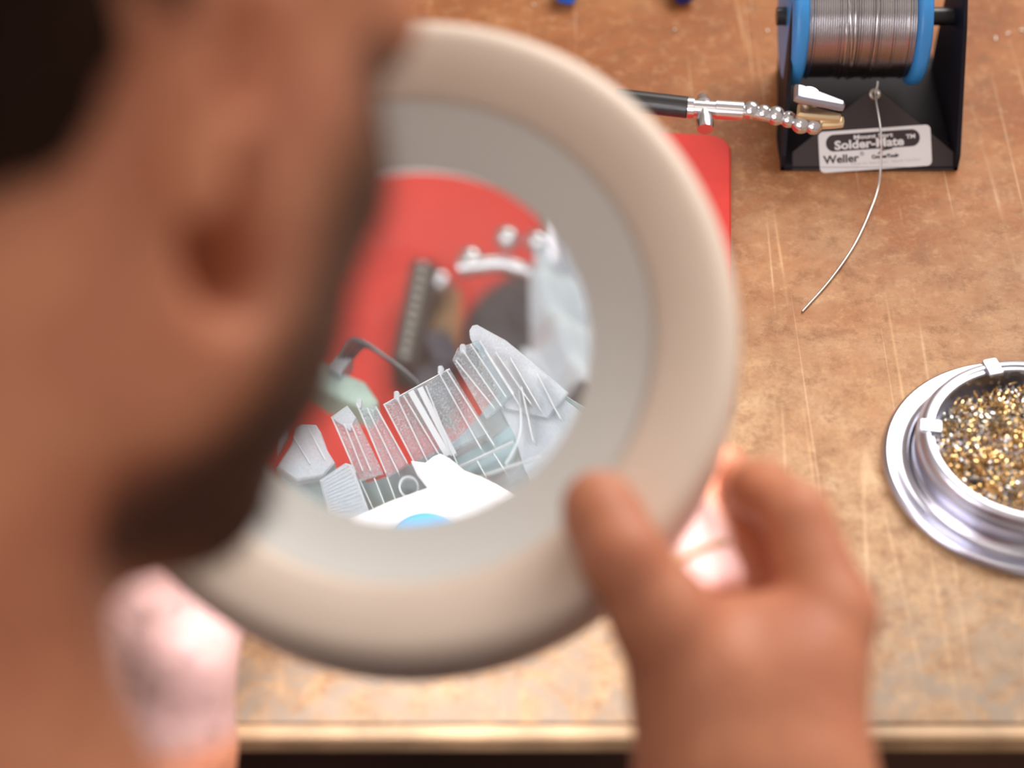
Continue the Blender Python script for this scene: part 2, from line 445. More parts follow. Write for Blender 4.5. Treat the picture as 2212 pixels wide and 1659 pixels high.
for k in range(760):
    a = rnd.random() * 6.283; rr_ = .0405 * math.sqrt(rnd.random()); c = tc0 + np.array([rr_ * math.cos(a), rr_ * math.sin(a), .0070 + .0085 * rnd.random() * (1 - (rr_ / .05) ** 2) + .001])
    ax = np.array([rnd.gauss(0, 1), rnd.gauss(0, 1), rnd.gauss(0, .5)]); ax /= np.linalg.norm(ax)
    u = np.cross(ax, (0, 0, 1)); u /= np.linalg.norm(u); v_ = np.cross(ax, u)
    cr = .0012 + .0018 * rnd.random(); tu = 1.5 + 2 * rnd.random(); ph = rnd.random() * 6; L_ = .006 + .008 * rnd.random(); ns = int(tu * 12)
    V = []; 
    for i in range(ns + 1):
        t = ph + i / ns * tu * 6.283; q = c + ax * (i / ns - .5) * L_ + cr * (u * math.cos(t) + v_ * math.sin(t))
        dd = math.hypot(q[0] - tc0[0], q[1] - tc0[1])
        if dd > .0420: q[:2] = tc0[:2] + (q[:2] - tc0[:2]) * .0420 / dd
        q[2] = max(q[2], .0065)
        V += [q - ax * .00038, q + ax * .00038]
    b.add(V, [(2 * i, 2 * i + 1, 2 * i + 3, 2 * i + 2) for i in range(ns)], 0 if rnd.random() < .7 else 1)
wool = b.build('brass_wool', [mat('brass_curl', (.75, .50, .22), .22, 1), mat('tinned_curl', (.62, .63, .62), .25, 1)], smooth=False)
tag(wool, 'tangle of shiny brass and silver metal curls filling the tin', 'brass wool', kind='stuff')

# ------------------------------------------------------------------ pliers (handle ends show at the top of the frame)
pl = thing('pliers', (.05, .345, .0), 'blue-handled pliers lying open beyond the solder reel, only handle ends visible', 'pliers')
e1 = Z(1225, -26, .0075); e2 = Z(1475, -26, .0075); pv0 = np.array([(e1[0] + e2[0]) / 2, e1[1] + .125, .0075])
for e, mm_ in ((e1, mat('bright_blue_grip', (.03, .16, .75), .3)), (e2, mat('navy_grip', (.015, .02, .16), .3))):
    md_ = e + (pv0 - e) * .5 + np.array([(1 if e is e2 else -1) * .006, 0, 0])
    b = MB(); b.tube(spline([e + np.array([0, -.006, 0]), e + np.array([0, -.0045, 0]), e, md_, pv0 + (e - pv0) * .12], 6), [.0015] * 1 + [.003, .0042, .005, .0056, .006] + [.0066] * 6 + [.0068] * 6 + [.006] * 6 + [.005], 16)
    b.build('handle_grip', mm_, pl)
b = MB(); b.lathe([(0, -.005), (.011, -.005), (.012, -.004), (.012, .004), (.011, .005), (0, .005)], pv0, (0, 0, 1), 32)
for sx_ in (-1, 1): b.prism([(sx_ * .0005, 0), (sx_ * .009, 0), (sx_ * .006, .035), (sx_ * .0005, .055)], -.004, .004, pv0, bev=.0006)
b.build('jaws', mat('tool_steel', (.35, .35, .36), .35, 1), pl)

# solder crumbs on the desk
for k, (x, y, l) in enumerate((((2150, 82, .0035)), (2178, 72, .003), (2207, 66, .0025), (1657, 66, .0016), (1457, 64, .0015), (1152, 10, .0025))):
    c = Z(x, y, .0007); a = rnd.random() * 3; b = MB(); d = np.array([math.cos(a), math.sin(a), 0])
    b.tube([c - d * l / 2, c + d * l * .1 + np.array([.0003, .0004, 0]), c + d * l / 2], [.0003, .0006, .0003], 6)
    tag(b.build('solder_crumb', mat('crumb', (.8, .78, .76), .3, .5)), ['pale solder crumb right of the black reel holder, nearest to it', 'pale solder crumb right of the reel holder, middle of three', 'pale solder crumb at the right edge of the desk beyond the tin', 'tiny solder crumb just left of the reel holder', 'tiny solder crumb below the dark blue pliers handle', 'pale solder crumb between the lamp rim and the bright blue handle'][k], 'crumb', 'solder crumbs on the desk')

# ------------------------------------------------------------------ ring magnifier lamp
LN = np.array([-.08, -.50, .86]); LN /= np.linalg.norm(LN)
LC = P(882, 742, .702)
LU = np.array([1., 0, 0]) - LN * LN[0]; LU /= np.linalg.norm(LU); LV = np.cross(LN, LU)
lamp = thing('magnifier_lamp', LC, 'large round beige ring magnifier lamp held over the mat', 'magnifier lamp')
M_cream = mat('beige_lamp_shell', (.84, .72, .62), .42, var=.03, vscale=20)
M_offw = mat('pale_lamp_bezel', (.77, .79, .78), .45)
M_white = mat('white_reflector', (.85, .85, .85), .4)
b = MB()
b.lathe([(.0852, .0118), (.0862, .0145), (.0885, .0165), (.1050, .0205), (.1085, .0205), (.1115, .0190), (.1132, .0160), (.1140, .0110), (.1142, -.0270), (.1138, -.0295), (.1126, -.0305), (.1118, -.0295), (.1118, .0100), (.1100, .0160), (.1060, .0180), (.0885, .0140), (.0852, .0100)], LC, LN, 160, closed=True)
b.build('lamp_shell', M_cream, lamp)
b = MB()
b.lathe([(.0634, .0002), (.0634, .0012), (.0642, .0016), (.0662, .0022), (.0840, .0112), (.0850, .0119), (.0851, .0100), (.0851, .0085), (.0690, -.0020), (.0668, -.0045), (.0668, -.0160), (.0660, -.0165), (.0648, -.0160), (.0648, -.0020)], LC, LN, 160, closed=True)
b.build('lens_bezel', M_offw, lamp)
RL = .380; rl = .0646; sag = RL - math.sqrt(RL * RL - rl * rl)
top = [(rl * k / 40, RL * 0 + (math.sqrt(RL * RL - (rl * k / 40) ** 2) - (RL - sag)) + .001) for k in range(0, 41)]
pr = [(max(r, 1e-6), z) for r, z in top] + [(r if r > 1e-6 else 1e-6, -z) for r, z in reversed(top)]
b = MB(); b.lathe(pr, LC, LN, 160)
gm = bpy.data.materials.new('lens_glass'); gm.use_nodes = True; nt = gm.node_tree; nt.nodes.clear()
g1 = nt.nodes.new('ShaderNodeBsdfGlass'); g1.inputs['IOR'].default_value = 1.5; g1.inputs['Roughness'].default_value = 0; g1.inputs[0].default_value = (.97, 1, .99, 1)
g2 = nt.nodes.new('ShaderNodeOutputMaterial'); g3 = nt.nodes.new('ShaderNodeBsdfDiffuse'); g4 = nt.nodes.new('ShaderNodeMixShader'); g4.inputs[0].default_value = .07   # dust film, doubling as a painted veil of reflections on the glass
nt.links.new(g1.outputs[0], g4.inputs[1]); nt.links.new(g3.outputs[0], g4.inputs[2]); nt.links.new(g4.outputs[0], g2.inputs[0])
b.build('lens', gm, lamp, angle=60)
b = MB(); b.lathe([(.0700 + .0, -.0045)] + [(.0700, -.004), (.1100, -.001), (.1100, -.002), (.0700, -.006)], LC, LN, 96); b.build('reflector', M_white, lamp)
tube_m = mat('lit_tube', (1, 1, 1), .5, emit=((.98, .95, 1.0), 15))
b = MB(); b.lathe([(.0905 + .0085 * math.cos(2 * math.pi * k / 16), -.0175 + .0085 * math.sin(2 * math.pi * k / 16)) for k in range(16)], LC, LN, 128, closed=True)
b.build('ring_tube', tube_m, lamp)
M_arm = mat('arm_metal', (.55, .50, .46), .45, .2)
aD = -LU * .80 + LV * .60; aD /= np.linalg.norm(aD)
b = MB(); b.box(LC + aD * .121 - LN * .012, (.016, .012, .010), (aD, np.cross(LN, aD), LN), bev=.003); b.build('yoke', M_arm, lamp)
j0 = LC + aD * .134 - LN * .012; j1 = np.array([-.40, .14, .32]); j2 = np.array([-.62, .52, .06])
for p, q in ((j0, j1), (j1, j2)):
    b = MB(); 
    for o_ in (-.011, .011): b.tube([p + LN * o_, q + LN * o_], .0055, 14)
    b.build('arm', M_arm, lamp)
for p in (j0, j1):
    b = MB(); b.lathe([(0, -.017), (.014, -.017), (.015, -.015), (.015, .015), (.014, .017), (0, .017)], p, np.cross(aD, LN), 32); b.build('arm_joint', M_arm, lamp)
b = MB(); b.box((-.62, .52, .02), (.03, .03, .0198), bev=.004); b.tube([(-.62, .52, .03), (-.62, .52, .065)], .012, 20); b.build('desk_clamp', M_arm, lamp)

# ------------------------------------------------------------------ helping-hands holder with crocodile clip
M_chr = mat('chrome', (.62, .62, .66), .22, 1); M_brs = mat('aged_brass', (.72, .58, .38), .35, 1)
hh = thing('helping_hand', (-.012, .045, .003), 'chrome and black helping-hand arm with a crocodile clip reaching towards the solder reel', 'helping hand')
Zh = .088
A0 = Z(1330, 214, Zh); A1 = Z(1485, 232, Zh); A2 = Z(1545, 236, Zh); A3 = Z(1605, 240, Zh)
post = np.array([-.0165, .0205, 0]); ptop = np.array([-.002, .075, Zh])
b = MB(); b.lathe([(0, .0032), (.0190, .0032), (.0200, .0045), (.0197, .0090), (.0170, .0125), (.0090, .0145), (.007, .019), (0, .019)], post, (0, 0, 1), 48); b.build('cast_base', mat('cast_iron', (.075, .07, .085), .5, .4), hh)
b = MB(); b.tube([post + (0, 0, .015), ptop], .0034, 16); b.build('post', M_chr, hh)
b = MB(); b.ball(ptop, .0078); b.build('ball_joint', M_chr, hh)
b = MB(); b.tube([ptop, A0], .0030, 16); b.build('rod', M_chr, hh)
b = MB(); b.tube([A0, A1], .0052, 24); b.build('black_sleeve', mat('black_rubber', (.02, .02, .022), .32), hh)
dx = (A3 - A1) / np.linalg.norm(A3 - A1)
b = MB(); b.tube([A1, A1 + dx * .003, A1 + dx * .0032, A2, A2 + dx * .0002, A3], [.0050, .0050, .0040, .0040, .0046, .0046], 20); b.build('clamp_barrel', M_chr, hh)
b = MB(); wc = Z(1521, 240, Zh)
b.tube([wc + np.array([0, .010, .000]), wc + np.array([0, .004, .001]), wc, wc - np.array([0, .006, .001]), wc - np.array([0, .011, .002])], [.0028, .0040, .0026, .0042, .0038], 14); b.build('wing_screw', M_chr, hh)
b = MB()
for k in range(6):
    c = Z(1622 + 27 * k, [238, 244, 250, 258, 268, 272][k], Zh - .002 * k * .4); b.ball(c, [.0044, .0040, .0046, .0040, .0046, .0042][k], 16)
q0 = Z(1605, 240, Zh); q1 = Z(1758, 270, Zh - .004); b.tube([q0, (q0 + q1) / 2, q1], .0028, 12)
b.build('swivel', M_chr, hh)


def jaw(p, q, w0, w1, t, nm, m):
    b = MB(); d = q - p; L_ = np.linalg.norm(d); d /= L_; u = np.cross((0, 0, 1), d); u /= np.linalg.norm(u); n_ = np.cross(d, u)
    poly = [(0, -w0), (L_ * .15, -w0 * 1.05), (L_ * .75, -w1 * 1.1), (L_, -w1 * .8), (L_ * 1.02, 0), (L_, w1 * .8), (L_ * .75, w1 * 1.1), (L_ * .15, w0 * 1.05), (0, w0)]
    b.prism(poly, -t, t, p, (d, u, n_), bev=t * .6)
    return b.build(nm, m, hh)


jaw(Z(1716, 200, Zh + .010), Z(1822, 230, Zh + .004), .0052, .0030, .0022, 'clip_handle', mat('dull_chrome', (.42, .41, .50), .32, 1))
jaw(Z(1725, 262, Zh - .006), Z(1822, 264, Zh - .004), .0050, .0036, .0020, 'clip_jaw', M_brs)
jaw(Z(1722, 240, Zh + .002), Z(1815, 255, Zh), .0040, .0026, .0018, 'clip_jaw', M_brs)
b = MB(); c = Z(1746, 228, Zh); b.tube([c + np.array([-.001, .0, -.006]), c + np.array([0, 0, .008])], .0042, 16); b.build('clip_spring', M_chr, hh)
# a second, lower arm of the stand, seen through the lens
b = MB(); b.tube([(-.013, .024, .022), (-.026, .026, .026), (-.036, .024, .026)], .0022, 12); b.build('rod', M_chr, hh)
for c in ((-.0330, .0270, .026), (-.0245, .0300, .030), (-.0175, .0290, .030)):
    b = MB(); b.ball(c, .0030, 14); b.build('thumb_screw', M_chr, hh)

# ------------------------------------------------------------------ small electronics on the mat
cb = thing('circuit_board', (-.036, .022, .003), 'brown circuit board with a long black connector strip, on the red mat under the lens', 'circuit board')
b = MB(); b.prism([(-.0445, .0400), (-.037, .0380), (-.0375, .012), (-.038, -.004), (-.0475, -.002)], .0031, .0047, (0, 0, 0), bev=.0002); b.build('board', mat('brown_laminate', (.30, .14, .05), .4, var=.3, vscale=200), cb, smooth=False)
b = MB(); d_ = np.array([.0046, .0322, 0]); L_ = np.linalg.norm(d_); d_ /= L_
b.box((-.0470, .0219, .0090), (L_ / 2, .0030, .0044), (d_, (-d_[1], d_[0], 0), (0, 0, 1)), bev=.0006)
b.build('connector_strip', mat('black_nylon', (.014, .011, .011), .5), cb, smooth=False)
b = MB()
for k in range(11):
    c = np.array([-.0470, .0219, .0136]) + d_ * (k - 5) * .0028; b.box(c, (.0008, .0008, .0005), (d_, (-d_[1], d_[0], 0), (0, 0, 1)))
b.build('contact', mat('tin_plate', (.6, .6, .6), .3, 1), cb, smooth=False)
b = MB(); b.box((-.0418, .0215, .0057), (L_ / 2, .0012, .0010), (d_, (-d_[1], d_[0], 0), (0, 0, 1))); b.build('pin_row', mat('oxidised_pins', (.22, .13, .06), .4, .6), cb, smooth=False)
b = MB(); b.ball((-.0415, .0345, .0100), .0028); b.build('solder_joint', M_chr, cb)
b = MB(); b.box((-.0408, .0140, .0080), (.0032, .0050, .0033), ((.95, .3, 0), (-.3, .95, 0), (0, 0, 1)), bev=.0008); b.build('chip', mat('slate_plastic', (.035, .04, .065), .4), cb, smooth=False)
b = MB(); b.box((-.0425, .0035, .0075), (.0042, .0050, .0028), ((.95, .3, 0), (-.3, .95, 0), (0, 0, 1)), bev=.0008); b.build('chip', MATS['slate_plastic'], cb, smooth=False)

wc_ = thing('wired_connector', (-.064, -.032, .036), 'small pale green connector with black wires, beside the ribbed clear part', 'connector')
b = MB(); cc = np.array([-.0640, -.0320, .0400]); e_ = (np.array([.85, -.50, 0]), np.array([.50, .85, 0]), np.array([0, 0, 1.]))
b.prism([(-.0150, .0030), (-.0085, .0050), (-.002, .0035), (.006, .0040), (.0125, .000), (.0125, -.0040), (.0, -.0052), (-.0120, -.0025)], -.0035, .0035, cc, e_, bev=.0008)
b.build('housing', mat('pale_green_plastic', (.30, .40, .36), .35, var=.2, vscale=150), wc_)
b = MB(); b.box(cc + np.array([.0005, .0040, .0040]), (.0022, .0034, .0022), e_, bev=.0005); b.build('latch', mat('steel_blue_metal', (.45, .52, .6), .3, .8), wc_)
for k in range(4):
    b = MB(); s0 = cc + np.array([-.0000 + .0012 * k, .0056, .006])
    b.tube(spline([s0, s0 + np.array([.0035, .0030 - .0008 * k, .0035]), s0 + np.array([.0085, .0015 - .0012 * k, .0030]), s0 + np.array([.0150, -.0035 - .001 * k, .0010]), s0 + np.array([.0215, -.0085 - .001 * k, -.004]), s0 + np.array([.026, -.010, -.012])], 6), .0005, 8)
    b.build('wire', mat('black_wire', (.012, .013, .022), .28), wc_)

# ------------------------------------------------------------------ ribbed clear plastic part held in the left hand
PO = np.array([-.0375, -.0754, .0679]); PU = np.array([.9982, -.034, .0498]); PV = np.array([0, .8258, .564]); PN = np.array([-.0603, -.5629, .8243])
PA = (PU, PV, PN)
mm = lambda L_: [(x / 1000, y / 1000) for x, y in L_]
cp = thing('ribbed_clear_part', PO, 'clear plastic housing with tall comb-like ribs, seen through the magnifying lens', 'plastic part')
M_c1 = clear_mat('clear_rib_plastic', .74, (.55, .62, .66), rough=.15, edge=.45, grain=.9)
M_c2 = clear_mat('milky_clear_plastic', .42, (.40, .53, .57), tint=(.80, .93, .96), rough=.2, edge=.5, grain=.3)
M_c3 = clear_mat('frosted_plastic', .34, (.56, .60, .65), rough=.3, edge=.3, grain=.4)
M_rib = clear_mat('rib_edge_plastic', .25, (.72, .75, .78), rough=.1, edge=.3)
shell = [(-41.9, -10.0), (-34.4, -5.5), (-29.3, -7.5), (-24.5, -9.2), (-17.9, -12.0), (-12.9, -10.6), (-6.5, -7.5), (0.5, -4.2), (6.9, -0.4), (11.4, 3.9), (16.7, 10.1), (23.1, 16.5), (29.9, 16.7), (35.6, 11.5), (42, 7.6), (42, -1.7), (35, -13.3), (24.4, -20.9), (8, -25), (-4.5, -27), (-15, -26), (-26, -25), (-37, -17)]
b = MB(); b.prism(mm(shell), -.0060, -.0045, PO, PA, bev=.0003); b.build('base_shell', M_c2, cp, smooth=False)
b = MB(); b.prism(mm([(-42.2, -9.6), (-38.0, -3.6), (-37.0, 0.6), (-35.5, 1.5), (-31.4, 1.3), (-30.1, -0.7), (-28.3, -5.5), (-26.3, -8.5), (-29.3, -12.0), (-36.8, -13.0)]), -.004, .001, PO, PA, bev=.0005)
b.prism(mm([(-42, -6), (-39, -1), (-39.8, 2.5), (-41.5, 1)]), -.003, .000, PO, PA, bev=.0003); b.build('end_tab', M_c3, cp, smooth=False)
b = MB(); b.prism(mm([(-30.3, -13.7), (-23.2, -9.4), (-21.2, -9.9), (-16.8, -21.2), (-18, -24), (-27, -25)]), -.001, .004, PO, PA, bev=.0004)
for k in range(12):
    t = k / 11; a0 = np.array([-29.8 + 3.2 * t, -14.2 - 8 * t]); a1 = np.array([-22.2 + 4.2 * t, -10.2 - 10 * t]); c = (a0 + a1) / 2000; d_ = (a1 - a0) / 1000; l_ = np.linalg.norm(d_); d_ /= l_
    b.box(PO + PU * c[0] + PV * c[1] + PN * .0041, (l_ / 2, .00013, .0002), (PU * d_[0] + PV * d_[1], -PU * d_[1] + PV * d_[0], PN))
b.build('ridged_block', M_c3, cp, smooth=False)
for nm, poly, z0, z1, m_ in (
        ('rib_plate', [(-27.3, 3.1), (-22.7, 6.2), (-20.2, 2.8), (-12.9, -11.3), (-19.5, -13.1)], -.0005, .0006, M_c1),
        ('rib_plate', [(-20.3, 7.0), (-17.8, 5.7), (-14.9, 6.4), (-6.3, -8.7), (-11.9, -12.0)], -.0005, .0006, M_c1),
        ('rib_plate', [(-12.8, 6.5), (-7.1, 9.7), (-0.4, 12.7), (5.7, 16.4), (15.8, -0.2), (7.4, -4.0), (-4.0, -9.5)], -.0015, .0005, M_c1),
        ('rib_plate', [(6.5, 18.8), (8.1, 22.2), (10.9, 23.1), (13.9, 24.4), (22.9, 10.3), (17.7, 5.3), (15.2, 3.4)], -.0010, .0010, M_c1),
        ('corner_web', [(11.0, 27.3), (11.8, 28.7), (13.1, 29.0), (20.8, 24.9), (26.0, 20.8), (29.3, 17.9), (36.8, 11.6), (31.1, 4.7), (20.2, 6.6), (13.2, 22.5), (12.0, 23.5), (11.2, 25.2)], -.003, -.0012, M_c3),
        ('corner_web', [(18, 8), (24, 14), (30, 14), (37, 9), (42, 5), (42, -2), (36, -12), (28, -16), (24, -8), (22, 0)], -.0042, -.003, M_c3),
        ('corner_web', [(8, -5), (16, -1), (21, 3), (23, -2), (21, -7), (16, -10), (9, -9.5), (2, -12), (-3, -10)], -.0042, -.003, M_c2)):
    b = MB(); b.prism(mm(poly), z0, z1, PO, PA, bev=.0002); b.build(nm, m_, cp, smooth=False)
bars = [(-27.0, 2.9, -20.5, -11.3), (-23.7, 1.4, -18.6, -10.8), (-21.8, 1.4, -16.4, -10.8), (-20.2, 6.8, -12.3, -11.3), (-17.3, 5.5, -8.9, -11.2), (-14.9, 5.9, -6.4, -8.8), (-12.5, 6.4, -4.4, -8.7), (-8.9, 8.2, -0.5, -9.1), (-7.1, 8.9, 2.9, -7.4), (-5.2, 10.2, 4.6, -6.6), (-2.6, 11.2, 6.2, -6.2), (-0.9, 11.6, 7.2, -8.9), (2.6, 15.5, 13.7, -4.6), (4.8, 16.1, 17.2, -3.6), (7.5, 18.6, 17.6, 6.1), (9.4, 21.5, 19.6, 6.6), (11.7, 23.1, 21.0, 9.0), (14.2, 24.0, 23, 10)]
W = {9: .9, 10: 1.1}
for k, (x0, y0, x1, y1) in enumerate(bars):
    a0 = np.array([x0, y0]) / 1000; a1 = np.array([x1, y1]) / 1000; c = (a0 + a1) / 2; d_ = a1 - a0; l_ = np.linalg.norm(d_); d_ /= l_
    b = MB(); b.box(PO + PU * c[0] + PV * c[1] - PN * .0002, (l_ / 2, .00022 * (W.get(k, .9) if k not in (9, 10) else 4), .0017 if k not in (9, 10) else .0012), (PU * d_[0] + PV * d_[1], -PU * d_[1] + PV * d_[0], PN), bev=.00015); b.build('rib', M_rib, cp, smooth=False)
for x0, y0, x1, y1 in ((-12.8, 6.5, 5.7, 16.4), (7.2, -9.2, 22.3, -2.2), (12.0, -11.6, 29.3, -5.3), (4.0, -11.6, 7.2, -9.2), (-27.3, 3.1, -22.7, 6.2)):
    a0 = np.array([x0, y0]) / 1000; a1 = np.array([x1, y1]) / 1000; c = (a0 + a1) / 2; d_ = a1 - a0; l_ = np.linalg.norm(d_); d_ /= l_
    b = MB(); b.box(PO + PU * c[0] + PV * c[1], (l_ / 2, .00014, .0008), (PU * d_[0] + PV * d_[1], -PU * d_[1] + PV * d_[0], PN)); b.build('edge_strip', M_rib, cp, smooth=False)
b = MB(); b.prism(mm([(-27.2, 3.0), (-22.7, 6.1), (-20.3, 3.0), (-21.2, 1.6), (-22.0, -.6), (-23.6, .6), (-25.2, 1.6)]), -.0005, .0012, PO, PA, bev=.0002); b.build('frosted_tip', M_c3, cp, smooth=False)
for x, y in ((-9.1, 8.9), (3.2, 15.9), (9.4, 21.9), (-19.6, 6.9)):
    b = MB(); b.prism([((x + px_) / 1000, (y + py_) / 1000) for px_, py_ in rrect(1.5, 2.6, .6, 4)], -.0012, .0012, PO, PA, bev=.0002); b.build('peg', M_c3, cp, smooth=False)
b = MB(); b.tube([PO + (PU * x + PV * y) / 1000 - PN * .001 for x, y in spline([(24.1, 11.6), (24.3, 4.4), (23.6, -0.4), (21.2, -5.2), (19.5, -7.6)], 6)], .0003, 8)
b.build('moulding_line', M_rib, cp)
for x0, y0, x1, y1 in ((15.5, 21.5, 24.5, 7), (18.5, 21, 27.5, 7.5), (22.5, 19.5, 30, 6), (25.2, 12, 27.5, -2), (29.5, 15.5, 35, 4), (8.0, -9.6, 10.2, -13), (12.5, -7.6, 14.6, -11.5), (17, -5.6, 19.5, -9.5), (-37.5, -2, -33, -9), (-33.5, 0.5, -29, -8), (-19.5, -13, -16, -20), (-15.5, -12.6, -12.4, -20), (-12, -12.3, -9.4, -19)):
    a0 = np.array([x0, y0]) / 1000; a1 = np.array([x1, y1]) / 1000; c = (a0 + a1) / 2; d_ = a1 - a0; l_ = np.linalg.norm(d_); d_ /= l_
    b = MB(); b.box(PO + PU * c[0] + PV * c[1] - PN * .0006, (l_ / 2, .00018, .0022), (PU * d_[0] + PV * d_[1], -PU * d_[1] + PV * d_[0], PN), bev=.0001); b.build('rib', M_rib, cp, smooth=False)
b = MB(); b.lathe([(.0022, -.001), (.0028, -.001), (.0028, .0012), (.0022, .0012)], PO + (PU * (-6.3) + PV * -14.3) / 1000 - PN * .001, PN, 32, closed=True); b.build('screw_boss', M_rib, cp)

# white wipe crumpled under the part, and the blue cap in front of it
wp = [(-4.9, -9.3), (-0.9, -9.7), (1.4, -8.0), (3.3, -7.3), (5.7, -8.4), (9.6, -11.4), (14.4, -12.9), (18.5, -14.7), (24, -17.6), (26, -22), (12, -27), (-4.5, -30), (-20, -29), (-22, -24), (-16.8, -21.9), (-10.6, -19.4), (-0.5, -16.0), (-3.5, -12.4)]
b = MB(); b.prism(mm(wp), .0020, .0070, PO, PA, bev=.0012)
tag(b.build('cleaning_wipe', mat('white_cloth', (.60, .60, .63), .9, bump=.3, bscale=400)), 'folded bright white wipe under the ribbed clear part', 'wipe')
b = MB(); b.lathe([(0, 0), (.0105, 0), (.0115, .0008), (.0115, .003), (.0105, .004), (0, .004)], PO + (PU * -.5 + PV * -35.0) / 1000 + PN * .0075, PN, 64)
tag(b.build('blue_cap', mat('sky_blue_plastic', (.05, .30, .58), .4)), 'sky-blue round cap lying on the white wipe at the lower rim of the lens', 'cap')
# clear film beside it, light and crinkled
b = MB(); nu, nv = 26, 30; V = []
for i in range(nu):
    for j in range(nv):
        x = -.019 + .024 * i / (nu - 1); y = -.022 + .052 * j / (nv - 1)
        V.append((x + y * .05 + .03 * max(0, 0), y, .030 + .0035 * math.sin(x * 420 + y * 160) + .003 * math.sin(y * 330 - x * 150 + 1) + .18 * (x + .02)))
b.add(V, [(i * nv + j, i * nv + j + 1, (i + 1) * nv + j + 1, (i + 1) * nv + j) for i in range(nu - 1) for j in range(nv - 1)])
n0 = len(V); b.add([(x, y, z - .0004) for x, y, z in V], [(i * nv + j, (i + 1) * nv + j, (i + 1) * nv + j + 1, i * nv + j + 1) for i in range(nu - 1) for j in range(nv - 1)])
tag(b.build('plastic_film', clear_mat('crinkled_film', .24, (.72, .82, .88), rough=.18, edge=.4)), 'crinkled pale translucent plastic film at the right side of the lens view', 'plastic film')
b = MB(); b.tube([(-.0165, .0240, .022), (-.0150, .0300, .030), (-.0140, .0355, .030)], .0010, 10)
tag(b.build('cable_tie', M_c3), 'short pale plastic strip standing by the helping-hand base, behind the film', 'plastic strip')

